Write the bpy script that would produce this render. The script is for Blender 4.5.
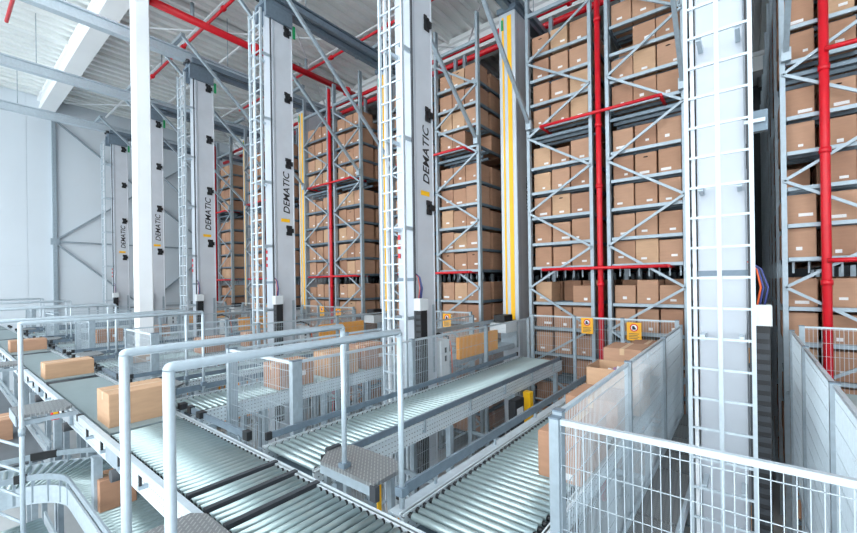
import bpy, math, random
from mathutils import Vector, Matrix, Euler

# ------------------------------------------------------------------ clear
for o in list(bpy.data.objects):
    bpy.data.objects.remove(o, do_unlink=True)
scene = bpy.context.scene
COL = scene.collection
R = math.radians
random.seed(7)

# ------------------------------------------------------------------ camera, sky, exposure
Z0 = 4.5                                   # camera height above the hall floor; z below is written relative to it
F_PX, YAW, ROLL = 400.0, 38.7, -0.85
cam_d = bpy.data.cameras.new('camera')
cam = bpy.data.objects.new('camera', cam_d)
COL.objects.link(cam)
cam_d.sensor_fit = 'HORIZONTAL'
cam_d.sensor_width = 36.0
cam_d.lens = F_PX / 857.0 * 36.0
cam_d.shift_y = (282.0 - 266.5) / 857.0
cam_d.clip_start = 0.05
cam_d.clip_end = 200
cam.location = (0, 0, Z0)
cam.rotation_euler = (Matrix.Rotation(R(YAW), 3, 'Z') @ Matrix.Rotation(R(90), 3, 'X') @ Matrix.Rotation(R(ROLL), 3, 'Z')).to_euler()
scene.camera = cam

world = bpy.data.worlds.new('sky')
scene.world = world
world.use_nodes = True
bg = world.node_tree.nodes['Background']
bg.inputs[0].default_value = (0.90, 0.965, 1.0, 1)
bg.inputs[1].default_value = 2.3

vs = scene.view_settings
vs.view_transform = 'Standard'
vs.look = 'None'
vs.gamma = 1.0
vs.use_curve_mapping = False
vs.exposure = 0.6

# ------------------------------------------------------------------ helpers
WL = {}                                    # world position of every object's own origin


def V(*a):
    return Vector(a)


class MB:
    """collects shapes, build() links them as one mesh object"""

    def __init__(self):
        self.v, self.f, self.s = [], [], []

    def _add(self, vs_, fs, smooth=False):
        n = len(self.v)
        self.v += [tuple(p) for p in vs_]
        for f in fs:
            self.f.append(tuple(i + n for i in f))
            self.s.append(smooth)
        return self

    def box(self, x0, x1, y0, y1, z0, z1):
        return self._add([(x0, y0, z0), (x1, y0, z0), (x1, y1, z0), (x0, y1, z0), (x0, y0, z1), (x1, y0, z1), (x1, y1, z1), (x0, y1, z1)],
                         [(0, 3, 2, 1), (4, 5, 6, 7), (0, 1, 5, 4), (1, 2, 6, 5), (2, 3, 7, 6), (3, 0, 4, 7)])

    def cbox(self, x0, x1, y0, y1, z0, z1, c=.006):
        """box with chamfered vertical and top edges"""
        a = [(x0 + c, y0), (x1 - c, y0), (x1, y0 + c), (x1, y1 - c), (x1 - c, y1), (x0 + c, y1), (x0, y1 - c), (x0, y0 + c)]
        return self.prism(a, z0, z1, c)

    def prism(self, outline, z0, z1, c=0):
        n = len(outline)
        cx = sum(p[0] for p in outline) / n
        cy = sum(p[1] for p in outline) / n
        rings = [[(x, y, z0) for x, y in outline], [(x, y, z1 - c) for x, y in outline]]
        if c:
            rings.append([(x - math.copysign(c, x - cx), y - math.copysign(c, y - cy), z1) for x, y in outline])
        vs_ = [p for r in rings for p in r]
        fs = [tuple(range(n))[::-1], tuple(range((len(rings) - 1) * n, len(rings) * n))]
        for k in range(len(rings) - 1):
            for i in range(n):
                j = (i + 1) % n
                fs.append((k * n + i, k * n + j, k * n + n + j, k * n + n + i))
        return self._add(vs_, fs)

    def bar(self, p, q, w, h, up=(0, 0, 1)):
        """rectangular bar from p to q, w sideways and h along 'up'"""
        p, q = Vector(p), Vector(q)
        d = (q - p).normalized()
        u = Vector(up)
        s = d.cross(u)
        if s.length < 1e-4:
            s = d.cross(Vector((0, 1, 0)))
        s.normalize()
        u = s.cross(d).normalized()
        s = s * w / 2
        u = u * h / 2
        return self._add([p - s - u, p + s - u, p + s + u, p - s + u, q - s - u, q + s - u, q + s + u, q - s + u],
                         [(0, 1, 2, 3), (7, 6, 5, 4), (0, 4, 5, 1), (1, 5, 6, 2), (2, 6, 7, 3), (3, 7, 4, 0)])

    def tube(self, p, q, r, n=10, caps=True):
        p, q = Vector(p), Vector(q)
        d = (q - p).normalized()
        a = d.orthogonal().normalized()
        b = d.cross(a)
        vs_, fs = [], []
        for e in (p, q):
            for i in range(n):
                t = 2 * math.pi * i / n
                vs_.append(e + (a * math.cos(t) + b * math.sin(t)) * r)
        for i in range(n):
            j = (i + 1) % n
            fs.append((i, j, n + j, n + i))
        self._add(vs_, fs, True)
        if caps:
            m = len(self.v) - 2 * n
            self.f.append(tuple(m + i for i in range(n))[::-1])
            self.f.append(tuple(m + n + i for i in range(n)))
            self.s += [False, False]
        return self

    def sweep(self, pts, r, n=10):
        """round tube along a polyline"""
        pts = [Vector(p) for p in pts]
        up = None
        vs_, fs = [], []
        for i, p in enumerate(pts):
            d = (pts[min(i + 1, len(pts) - 1)] - pts[max(i - 1, 0)]).normalized()
            if up is None:
                up = d.orthogonal().normalized()
            up = (up - d * up.dot(d)).normalized()
            b = d.cross(up)
            for k in range(n):
                t = 2 * math.pi * k / n
                vs_.append(p + (up * math.cos(t) + b * math.sin(t)) * r)
        for i in range(len(pts) - 1):
            for k in range(n):
                j = (k + 1) % n
                fs.append((i * n + k, i * n + j, i * n + n + j, i * n + n + k))
        self._add(vs_, fs, True)
        m = len(self.v) - n * len(pts)
        self.f.append(tuple(m + i for i in range(n))[::-1])
        self.f.append(tuple(m + n * (len(pts) - 1) + i for i in range(n)))
        self.s += [False, False]
        return self

    def ribbon(self, pts, z0, z1, th):
        """upright strip following pts (x, y) with thickness th"""
        P = [Vector((a, b, 0)) for a, b in pts]
        vs_, fs = [], []
        for i, p in enumerate(P):
            d = (P[min(i + 1, len(P) - 1)] - P[max(i - 1, 0)]).normalized()
            s = Vector((-d.y, d.x, 0)) * th / 2
            for e, z in ((p - s, z0), (p + s, z0), (p + s, z1), (p - s, z1)):
                vs_.append((e.x, e.y, z))
        for i in range(len(P) - 1):
            for k in range(4):
                j = (k + 1) % 4
                fs.append((4 * i + k, 4 * i + j, 4 * i + 4 + j, 4 * i + 4 + k))
        e = 4 * (len(P) - 1)
        fs += [(3, 2, 1, 0), (e, e + 1, e + 2, e + 3)]
        return self._add(vs_, fs)

    def mesh(self, name, mat, org=Vector((0, 0, 0))):
        me = bpy.data.meshes.new(name)
        me.from_pydata([(x - org.x, y - org.y, z - org.z) for x, y, z in self.v], [], self.f)
        me.polygons.foreach_set('use_smooth', self.s)
        if mat:
            me.materials.append(mat)
        me.update()
        return me

    def build(self, name, mat, parent=None, org=None, kind=None):
        """coordinates are relative to the camera height"""
        if parent is not None:
            org_ = WL[parent.name]
        else:
            org_ = Vector(org) if org is not None else Vector((0, 0, 0))
        o = bpy.data.objects.new(name, self.mesh(name, mat, org_))
        COL.objects.link(o)
        if parent is not None:
            o.parent = parent
        else:
            o.location = org_ + Vector((0, 0, Z0))
        WL[o.name] = org_.copy()
        if kind:
            o['kind'] = kind
        return o


def inst(me, name, loc, parent, rot=None):
    o = bpy.data.objects.new(name, me)
    COL.objects.link(o)
    o.parent = parent
    o.location = Vector(loc) - WL[parent.name]
    WL[o.name] = Vector(loc)
    if rot:
        o.rotation_euler = rot
    return o


def tag(o, label, cat, group=None, kind=None):
    o['label'] = label
    o['category'] = cat
    if group:
        o['group'] = group
    if kind:
        o['kind'] = kind
    return o


def thing(name, label, cat, loc, group=None):
    o = bpy.data.objects.new(name, None)
    COL.objects.link(o)
    o.location = Vector(loc) + Vector((0, 0, Z0))
    o.empty_display_size = .1
    WL[o.name] = Vector(loc)
    return tag(o, label, cat, group)


def struct(o):
    o['kind'] = 'structure'
    return o


# ------------------------------------------------------------------ materials
def mat(name, col, rough=.5, metal=0.0, var=.06, scale=6.0, bump=0.0, bscale=40.0, stretch=(1, 1, 1), rvar=.0):
    m = bpy.data.materials.new(name)
    m.use_nodes = True
    nt = m.node_tree
    b = nt.nodes['Principled BSDF']
    b.inputs['Roughness'].default_value = rough
    b.inputs['Metallic'].default_value = metal
    tc = nt.nodes.new('ShaderNodeTexCoord')
    mp = nt.nodes.new('ShaderNodeMapping')
    mp.inputs['Scale'].default_value = stretch
    nt.links.new(tc.outputs['Object'], mp.inputs[0])
    n = nt.nodes.new('ShaderNodeTexNoise')
    n.inputs['Scale'].default_value = scale
    n.inputs['Detail'].default_value = 4
    nt.links.new(mp.outputs[0], n.inputs['Vector'])
    r = nt.nodes.new('ShaderNodeValToRGB')
    r.color_ramp.elements[0].position = .3
    r.color_ramp.elements[1].position = .7
    r.color_ramp.elements[0].color = tuple(max(0, c * (1 - var)) for c in col) + (1,)
    r.color_ramp.elements[1].color = tuple(min(1, c * (1 + var)) for c in col) + (1,)
    nt.links.new(n.outputs['Fac'], r.inputs[0])
    nt.links.new(r.outputs[0], b.inputs['Base Color'])
    if rvar:
        mr = nt.nodes.new('ShaderNodeMapRange')
        mr.inputs[3].default_value = max(.05, rough - rvar)
        mr.inputs[4].default_value = rough + rvar
        nt.links.new(n.outputs['Fac'], mr.inputs[0])
        nt.links.new(mr.outputs[0], b.inputs['Roughness'])
    if bump:
        n2 = nt.nodes.new('ShaderNodeTexNoise')
        n2.inputs['Scale'].default_value = bscale
        nt.links.new(mp.outputs[0], n2.inputs['Vector'])
        bp = nt.nodes.new('ShaderNodeBump')
        bp.inputs['Strength'].default_value = bump
        bp.inputs['Distance'].default_value = .01
        nt.links.new(n2.outputs['Fac'], bp.inputs['Height'])
        nt.links.new(bp.outputs[0], b.inputs['Normal'])
    return m


def srgb(r, g, b):
    def c(x):
        x /= 255
        return x / 12.92 if x <= .04045 else ((x + .055) / 1.055) ** 2.4
    return (c(r), c(g), c(b))


M = {}
M['galv'] = mat('galvanised_steel', srgb(160, 174, 184), .4, .3, .10, 14, rvar=.08)
M['galv_dark'] = mat('dark_galvanised_steel', srgb(116, 132, 146), .42, .3, .10, 14)
M['zinc'] = mat('bright_zinc', srgb(192, 205, 214), .35, .25, .06, 20)
M['roller'] = mat('roller_steel', srgb(176, 194, 196), .3, .55, .05, 10)
M['rail_paint'] = mat('handrail_zinc', srgb(184, 198, 208), .3, .2, .05, 30)
M['alu'] = mat('mast_aluminium', srgb(190, 197, 206), .42, .2, .03, 3)
M['alu_side'] = mat('mast_side_aluminium', srgb(208, 214, 222), .4, .15, .04, 3)
M['white'] = mat('white_paint', srgb(236, 240, 244), .55, 0, .02, 2)
M['wall'] = mat('white_wall_cladding', srgb(212, 221, 229), .6, 0, .02, .6)
M['wall_shaded'] = mat('back_wall_shade', srgb(62, 67, 72), .7, 0, .04, .8)
M['ceiling'] = mat('roof_deck_sheet', srgb(232, 236, 235), .45, .1, .05, .5)
M['beam'] = mat('white_concrete_beam', srgb(240, 243, 245), .6, 0, .02, 1)
M['floor'] = mat('concrete_floor', srgb(196, 200, 202), .45, 0, .08, 1.2, .1, 30)
M['rack'] = mat('rack_steel', srgb(156, 170, 180), .42, .35, .08, 12)
M['rack_dark'] = mat('rack_beam_steel', srgb(104, 120, 132), .45, .3, .10, 12)
M['red'] = mat('sprinkler_red', srgb(214, 24, 40), .35, 0, .05, 8)
M['black'] = mat('black_plastic', srgb(30, 32, 36), .5, 0, .15, 10)
M['rubber'] = mat('dark_rubber', srgb(58, 62, 68), .6, 0, .1, 10)
M['yellow'] = mat('yellow_stripe', srgb(250, 190, 20), .45, 0, .03, 8)
M['orange'] = mat('orange_panel', srgb(250, 168, 32), .45, 0, .04, 6)
M['sign'] = mat('sign_yellow', srgb(244, 178, 40), .5, 0, .03, 8)
M['green'] = mat('green_cap', srgb(20, 150, 90), .5, 0, .05, 8)
M['belt'] = mat('grey_belt', srgb(132, 148, 152), .5, .0, .04, 3)
M['belt_dark'] = mat('dark_belt', srgb(92, 98, 104), .6, 0, .06, 3)
M['label'] = mat('paper_label', srgb(228, 226, 226), .7, 0, .10, 60, stretch=(1, 1, 3))
M['hole'] = mat('dark_hand_hole', srgb(40, 28, 20), .9, 0, .05, 5)
M['grey_box'] = mat('grey_cabinet', srgb(214, 219, 222), .5, 0, .03, 5)
M['orange_cable'] = mat('orange_cable', srgb(230, 100, 50), .5, 0, .05, 5)
M['blue_cable'] = mat('blue_cable', srgb(60, 70, 130), .5, 0, .05, 5)
M['purple'] = mat('purple_wrap', srgb(150, 110, 150), .5, 0, .2, 30)
CART = [mat('kraft_board_' + n, srgb(*c), .75, 0, .07, 3.5, .12, 90, (1, 1, 6))
        for n, c in (('tan', (180, 140, 114)), ('warm', (172, 131, 105)), ('pale', (192, 155, 124)), ('brown', (164, 123, 99)))]
M['tape'] = mat('packing_tape', srgb(204, 172, 138), .35, 0, .04, 20)


def checker_mat():
    m = mat('tread_plate', srgb(176, 180, 180), .4, .55, .12, 30)
    nt = m.node_tree
    b = nt.nodes['Principled BSDF']
    tc = nt.nodes.new('ShaderNodeTexCoord')
    mp = nt.nodes.new('ShaderNodeMapping')
    mp.inputs['Rotation'].default_value = (0, 0, R(45))
    mp.inputs['Scale'].default_value = (24, 24, 24)
    nt.links.new(tc.outputs['Object'], mp.inputs[0])
    br = nt.nodes.new('ShaderNodeTexBrick')
    br.inputs['Scale'].default_value = 1.0
    br.inputs['Mortar Size'].default_value = .22
    br.inputs['Brick Width'].default_value = 1.4
    br.inputs['Row Height'].default_value = .6
    nt.links.new(mp.outputs[0], br.inputs['Vector'])
    bp = nt.nodes.new('ShaderNodeBump')
    bp.inputs['Strength'].default_value = 1.0
    bp.inputs['Distance'].default_value = .012
    nt.links.new(br.outputs['Fac'], bp.inputs['Height'])
    nt.links.new(bp.outputs[0], b.inputs['Normal'])
    old = b.inputs['Base Color'].links[0].from_socket
    mx = nt.nodes.new('ShaderNodeMix')
    mx.data_type = 'RGBA'
    nt.links.new(br.outputs['Fac'], mx.inputs[0])
    nt.links.new(old, mx.inputs[6])
    mx.inputs[7].default_value = (.27, .28, .29, 1)
    nt.links.new(mx.outputs[2], b.inputs['Base Color'])
    return m


M['checker'] = checker_mat()


def perforated_mat(name, axis):
    """steel side rail with rows of punched slots along the given axis"""
    m = mat(name, srgb(214, 225, 231), .38, .2, .05, 14)
    nt = m.node_tree
    b = nt.nodes['Principled BSDF']
    old = b.inputs['Base Color'].links[0].from_socket
    tc = nt.nodes.new('ShaderNodeTexCoord')
    sp = nt.nodes.new('ShaderNodeSeparateXYZ')
    nt.links.new(tc.outputs['Object'], sp.inputs[0])

    def slot(sock, pitch, width):
        a = nt.nodes.new('ShaderNodeMath')
        a.operation = 'PINGPONG'
        a.inputs[1].default_value = pitch / 2
        nt.links.new(sock, a.inputs[0])
        g = nt.nodes.new('ShaderNodeMath')
        g.operation = 'LESS_THAN'
        g.inputs[1].default_value = width / 2
        nt.links.new(a.outputs[0], g.inputs[0])
        return g.outputs[0]
    s1 = slot(sp.outputs[axis], .045, .016)
    s2 = slot(sp.outputs['Z'], .05, .010)
    mu = nt.nodes.new('ShaderNodeMath')
    mu.operation = 'MULTIPLY'
    nt.links.new(s1, mu.inputs[0])
    nt.links.new(s2, mu.inputs[1])
    mx = nt.nodes.new('ShaderNodeMix')
    mx.data_type = 'RGBA'
    nt.links.new(mu.outputs[0], mx.inputs[0])
    nt.links.new(old, mx.inputs[6])
    mx.inputs[7].default_value = (.12, .14, .16, 1)
    nt.links.new(mx.outputs[2], b.inputs['Base Color'])
    return m


M['perfY'] = perforated_mat('punched_rail_y', 'Y')
M['perfX'] = perforated_mat('punched_rail_x', 'X')


def text_mesh(body, size, mat_, shear=0.0, extrude=.002, bold=0.0):
    cu = bpy.data.curves.new('lettering', 'FONT')
    cu.body = body
    cu.size = size
    cu.shear = shear
    cu.extrude = extrude
    cu.offset = bold
    cu.resolution_u = 3
    cu.align_x = 'LEFT'
    t = bpy.data.objects.new('lettering_tmp', cu)
    COL.objects.link(t)
    bpy.context.view_layer.update()
    me = bpy.data.meshes.new_from_object(t.evaluated_get(bpy.context.evaluated_depsgraph_get()))
    bpy.data.objects.remove(t, do_unlink=True)
    bpy.data.curves.remove(cu)
    me.materials.clear()
    me.materials.append(mat_)
    return me


# ------------------------------------------------------------------ layout (metres, z relative to the camera)
P = 4.36                   # spacing of the aisles
Y0 = 8.6                   # front of the racks
ROLLER_Z = -1.57           # top of the rollers
LEVELS_LOW = [-3.90, -3.33, -2.76, -2.19]
LEVELS = [-1.62, -1.05, -.484, .306, .842, 1.43, 2.0, 2.56, 3.45, 4.0, 4.55, 5.1]
RACK_TOP = 6.75
FLOOR = -Z0
CEIL = 8.75
WALL_X = -25.4
FENCE_TOP = -.84
WORD = ['nearest', 'second', 'third', 'fourth', 'fifth', 'sixth']
NTH = ['top', 'second', 'third', 'fourth', 'fifth', 'sixth', 'seventh', 'eighth', 'ninth', 'tenth', 'eleventh', 'twelfth', 'thirteenth']

# ------------------------------------------------------------------ the hall
struct(MB().box(WALL_X - .3, 14, -22, 24, FLOOR - .2, FLOOR).build('floor', M['floor']))  # runs on past the open front, added there to bounce light to the ceiling

# roof deck: trapezoidal ribs running along Y
prof = []
x = WALL_X - .2
while x < 9:
    prof += [(x, 0), (x + .16, 0), (x + .20, .11), (x + .38, .11)]
    x += .42
mb = MB()
vs_, fs = [], []
for px, pz in prof:
    vs_ += [(px, -4, CEIL + pz), (px, 24, CEIL + pz)]
for i in range(len(prof) - 1):
    fs.append((2 * i, 2 * i + 1, 2 * i + 3, 2 * i + 2))
mb._add(vs_, fs)
mb.box(WALL_X - .3, 9, -4, 24, CEIL + .2, CEIL + .3)
struct(mb.build('ceiling', M['ceiling']))

# left wall of cladding panels
wl = struct(MB().box(WALL_X - .3, WALL_X - .02, -4, 24, FLOOR, CEIL + .2).build('wall_left', M['wall']))
for i in range(8):
    y0 = -4 + i * 3.4
    for z0, z1 in ((FLOOR, 1.0), (1.0, CEIL + .1)):
        MB().box(WALL_X - .02, WALL_X, y0 + .006, y0 + 3.394, z0 + .004, z1 - .004).build('panel', M['wall'], wl)
struct(MB().box(WALL_X - .3, 9.3, 24, 24.3, FLOOR, CEIL + .3).build('wall_back', M['wall_shaded']))  # dark wall colour stands in for the gloom at the aisle end
struct(MB().box(9, 9.3, -4, 24, FLOOR, CEIL + .3).build('wall_right', M['wall']))

# roof girders along X, and the white column under the first one
for n, (y, w, h) in enumerate(((3.42, .5, .75), (12.2, .7, .75), (20.5, .7, .75))):
    g = MB()
    g.box(WALL_X, 9, y - w * .3, y + w * .3, CEIL - h * .72, CEIL - .16)
    g.box(WALL_X, 9, y - w / 2, y + w / 2, CEIL - h, CEIL - h * .72)
    g.box(WALL_X, 9, y - w / 2, y + w / 2, CEIL - .16, CEIL)
    struct(g.build('trim_%d' % (n + 1), M['beam']))
c = thing('building_column', 'tall square white column rising from behind the conveyors to the roof girder', 'column', (-12.04, 3.42, FLOOR))
MB().cbox(-12.22, -11.86, 3.25, 3.58, FLOOR, CEIL - .75, .02).build('shaft', M['white'], c)
MB().cbox(-12.4, -11.68, 3.07, 3.76, FLOOR, FLOOR + .12, .02).build('base', M['white'], c)

# steel posts and bracing on the left wall
for n, y in enumerate((3.7, 10.6)):
    o = MB().box(WALL_X, WALL_X + .16, y - .07, y + .07, FLOOR, CEIL - .75).build('wall_post', M['rack'], org=(WALL_X, y, FLOOR))
    tag(o, ['grey steel post on the bare white wall at the far left', 'grey steel wall post half hidden behind the far crane masts'][n], 'post')
bx = WALL_X + .1
br = thing('wall_bracing', 'thin diagonal steel bracing bolted across the white left wall', 'bracing', (bx, 3.7, 2.2))
for p, q in (((bx, 3.7, 2.2), (bx, 10.6, 7.9)), ((bx, 3.7, 2.1), (bx, 10.6, -4.3)), ((bx, 3.7, 2.15), (bx, 10.6, 2.15)), ((bx, 3.7, 7.9), (bx, 10.6, 2.25)), ((bx, 3.7, -4.3), (bx, 10.6, 2.0))):
    MB().bar(p, q, .07, .07).build('brace', M['rack'], br)
MB().box(bx - .05, bx + .05, 3.55, 3.85, 2.0, 2.3).build('gusset', M['rack'], br)

# purlins along the roof deck and wind bracing rods between the girders
x = WALL_X + 1.4
n = 4
while x < 8.8:
    MB().box(x - .05, x + .05, -4, 24, CEIL - .13, CEIL - .002).build('trim_%d' % n, M['ceiling'])['kind'] = 'structure'
    n += 1
    x += 2.6
br = thing('roof_bracing', 'thin white diagonal rods and conduits crossing under the roof deck', 'bracing', (-12, 8, CEIL - .3))
for p, q in (((-24, 3.9, 8.3), (-16, 11.8, 8.3)), ((-16, 3.9, 8.3), (-24, 11.8, 8.3)), ((-15.5, 3.9, 8.3), (-8, 11.8, 8.3)), ((-8, 3.9, 8.3), (-15.5, 11.8, 8.3)), ((-7.5, 3.9, 8.3), (0, 11.8, 8.3)), ((0, 3.9, 8.3), (-7.5, 11.8, 8.3))):
    MB().tube(p, q, .025, 6).build('rod', M['white'], br)
for y in (5.6, 7.0, 9.3):
    MB().box(-25, 8, y - .03, y + .03, 8.45, 8.5).build('conduit', M['white'], br)

# tube lamps added out of view under the roof, to brighten hall and ceiling
lamp_m = bpy.data.materials.new('added_lamp_tube')
lamp_m.use_nodes = True
pb = lamp_m.node_tree.nodes['Principled BSDF']
pb.inputs['Base Color'].default_value = (.9, .95, 1, 1)
pb.inputs['Emission Color'].default_value = (.93, .97, 1, 1)
pb.inputs['Emission Strength'].default_value = 34
LAMP_AT = ['near right', 'near middle', 'near left', 'far right', 'far middle', 'far left']
for n, (lx, y) in enumerate(((1.6, -2.2), (-4.0, -2.2), (-9.6, -2.2), (1.6, .2), (-4.0, .2), (-9.6, .2))):
    t = thing('added_lamp', 'added white tube lamp, unseen under the roof, %s of six' % LAMP_AT[n], 'lamp', (lx, y, CEIL - 1.0), 'added roof lamps')
    MB().box(lx - 1.5, lx + 1.5, y - .03, y + .03, CEIL - .98, CEIL - .93).build('housing', M['white'], t)
    MB().tube((lx - 1.45, y, CEIL - 1.05), (lx + 1.45, y, CEIL - 1.05), .05, 10).build('tube', lamp_m, t)
    for s in (-1, 1):
        MB().box(lx + s * 1.47 - .03, lx + s * 1.47 + .03, y - .05, y + .05, CEIL - 1.1, CEIL - .98).build('socket', M['white'], t)
        MB().tube((lx + s, y, CEIL - .93), (lx + s, y, CEIL), .008, 6).build('hanger', M['galv'], t)

# ------------------------------------------------------------------ storage racks
RACK_DESC = {}
rack_list = []             # (key, x0, x1, k, side)
for k in range(-1, 5):
    if k >= 0:
        rack_list.append(('R', -2.198 - P * k, -.89 - P * k, k))
    rack_list.append(('L', -3.904 - P * k, -2.53 - P * k, k))
WHERE = {('L', -1): 'rack at the far right edge', ('R', 0): 'rack just left of nearest mast', ('L', 0): 'rack right of yellow-striped rear mast',
         ('R', 1): 'rack left of yellow-striped rear mast', ('L', 1): 'rack half hidden behind second front mast', ('R', 2): 'rack just left of second front mast',
         ('L', 2): 'rack just right of third front mast', ('R', 3): 'rack hidden behind third front mast', ('L', 3): 'rack left behind third front mast',
         ('R', 4): 'rack just right of fourth front mast', ('L', 4): 'rack behind fourth front mast'}
RACK_LEN = 12.6
for side, x0, x1, k in rack_list:
    near = k <= 0 or (k == 1 and side == 'R')
    t = thing('storage_rack', 'tall grey steel ' + WHERE[side, k] + ', braced end frame, filled with cartons', 'rack', ((x0 + x1) / 2, Y0, FLOOR), 'storage racks')
    UP = M['rack']
    for ux in (x0, x1):
        m = MB()                                   # open channel section
        m.box(ux - .034, ux + .034, Y0 - .012, Y0, FLOOR, RACK_TOP)
        m.box(ux - .034, ux - .022, Y0, Y0 + .10, FLOOR, RACK_TOP)
        m.box(ux + .022, ux + .034, Y0, Y0 + .10, FLOOR, RACK_TOP)
        m.build('upright', UP, t)
        MB().box(ux - .09, ux + .09, Y0 - .06, Y0 + .16, FLOOR, FLOOR + .02).build('foot_plate', UP, t)
    # zig-zag bracing of the end frame
    za = 3.23 if side == 'L' else 2.38
    nodes = []
    z = za - 1.7 * 4
    i = 0
    while z < RACK_TOP - .2:
        nodes.append((x0 if i % 2 == 0 else x1, z))
        z += .85
        i += 1
    for (xa, a), (xb, b) in zip(nodes, nodes[1:]):
        MB().bar((xa, Y0 - .03, a), (xb, Y0 - .03, b), .03, .045).build('brace', UP, t)
    # shelves: bars across the rack
    for z in LEVELS_LOW + LEVELS:
        if near and z > -1.7:
            for j, dy in enumerate((.03, .30, .57, .72)):
                MB().box(x0 + .045, x1 - .045, Y0 + dy, Y0 + dy + .045, z - .06, z).build('shelf_bar', M['rack_dark'] if j else M['rack'], t)
        else:
            s = MB()
            for j, dy in enumerate((.03, .30, .57, .72)):
                s.box(x0 + .045, x1 - .045, Y0 + dy, Y0 + dy + .045, z - .06, z)
            s.build('shelf', M['rack_dark'], t)
        # long beams along the aisle at either edge
        b = MB()
        b.box(x1 - .065, x1 - .015, Y0 + .10, Y0 + RACK_LEN, z - .07, z - .005)
        b.box(x0 + .015, x0 + .065, Y0 + .10, Y0 + RACK_LEN, z - .07, z - .005)
        b.build('aisle_beam', M['rack_dark'], t)
    # hangers under the two sprinkler levels
    for dy in (.03, .30, .57):
        MB().box(x0 + .045, x1 - .045, Y0 + dy, Y0 + dy + .045, 3.17, 3.23).build('sprinkler_level_bar', M['rack_dark'], t)
    for z in (.306,):
        h = MB()
        n = 7
        for i in range(n):
            hx = x0 + .12 + (x1 - x0 - .24) * i / (n - 1)
            h.box(hx - .014, hx + .014, Y0 + .34, Y0 + .37, z - .25, z - .06)
        h.build('hanger_bars', M['galv'], t, kind='stuff')
    # deep frames of the bays behind
    d = MB()
    for r_ in range(1, 9):
        yy = Y0 + 1.48 * r_
        for ux in (x0, x1):
            d.box(ux - .045, ux + .045, yy - .05, yy + .05, FLOOR, RACK_TOP)
    d.build('rear_uprights', UP, t, kind='stuff')
    # header beams
    MB().box(x0, x1, Y0 - .02, Y0 + .05, 5.98, 6.06).build('top_beam', UP, t)

# ------------------------------------------------------------------ cartons in the racks
def carton_mesh(w, d, h, mat_, name='carton_body'):
    m = MB()
    m.cbox(-w / 2, w / 2, 0, d, 0, h, .008)
    me = m.mesh(name, mat_)
    return me


carton_cache = {}
label_mesh = {}


def get_carton(w, d, h, ci):
    key = (round(w, 3), round(d, 3), round(h, 3), ci)
    if key not in carton_cache:
        carton_cache[key] = carton_mesh(w, d, h, CART[ci])
    return carton_cache[key]


for n, (w, h) in enumerate(((.10, .042), (.075, .055), (.17, .05), (.06, .04))):
    label_mesh[n] = MB().box(-w / 2, w / 2, -.003, 0, -h / 2, h / 2).mesh('paper_label', M['label'])
hole_mesh = MB().prism([(.045 * math.cos(a) * (1 if abs(math.cos(a)) < .9 else 1), .014 * math.sin(a)) for a in [2 * math.pi * i / 10 for i in range(10)]], 0, .003).mesh('hand_hole', M['hole'])
seam_cache = {}


def rack_carton(x, y, z, w, d, h, label, group, rnd, detail=True):
    ci = rnd.choice((0, 0, 1, 1, 2, 3))
    o = bpy.data.objects.new('carton', get_carton(w, d, h, ci))
    COL.objects.link(o)
    o.location = (x, y, z + Z0)
    WL[o.name] = Vector((x, y, z))
    tag(o, label, 'carton', group)
    if detail:
        ln = rnd.choice((0, 0, 1, 2, 3))
        lx = rnd.uniform(-.08, .12) * w / .4
        l = inst(label_mesh[ln], 'paper_label', (x + lx, y - .0005, z + h * rnd.choice((.16, .2, .3))), o)
        if rnd.random() < .10:
            inst(hole_mesh, 'hand_hole', (x, y - .0005, z + h * .82), o, (R(90), 0, 0))
    return o


rnd = random.Random(11)
rest = MB()
COLN = ['left', 'middle', 'right']
for side, x0, x1, k in rack_list:
    single = (k in (-1, 0, 2)) or (k == 1) or (k == 4 and side == 'R')
    xs0, xs1 = (x0 + .055 if k >= 0 else x0 - .04), x1 - .045
    pitch = (xs1 - xs0) / 3
    for li, z in enumerate(LEVELS_LOW + LEVELS):
        lv = li - len(LEVELS_LOW)
        for cidx in range(3):
            cx = xs0 + pitch * (cidx + .5)
            w = rnd.choice((.37, .385, .395))
            h = rnd.choice((.43, .45, .46, .47))
            if z in (2.56, -.484):
                h = rnd.choice((.36, .45, .46))
            show = single and lv >= 0 and not (k == -1 and cidx == 2) and not (k == 1 and side == 'L' and lv < 3)
            gone = rnd.random() < .015
            if show and not gone:
                nth = NTH[len(LEVELS) - 1 - lv]
                rack_carton(cx, Y0 + .12, z, w, .52, h, 'brown carton, %s column, %s shelf from top, %s' % (COLN[cidx], nth, WHERE[side, k]), 'cartons stored in the racks', rnd, k < 3)
            elif not gone:
                rest.box(cx - w / 2, cx + w / 2, Y0 + .12, Y0 + .64, z, z + h)
            # rows behind
            for r_ in range(1, 19):
                if rnd.random() < .06:
                    continue
                yy = Y0 + .12 + .66 * r_
                if r_ > 2 and cidx == 1:
                    continue
                rest.box(cx - w / 2, cx + w / 2, yy, yy + .52, z, z + rnd.choice((.43, .45, .47)))
o = rest.build('carton_rows', CART[1])
tag(o, 'rows of brown cartons receding deep into the dark racks', 'cartons', None, 'stuff')

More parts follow.
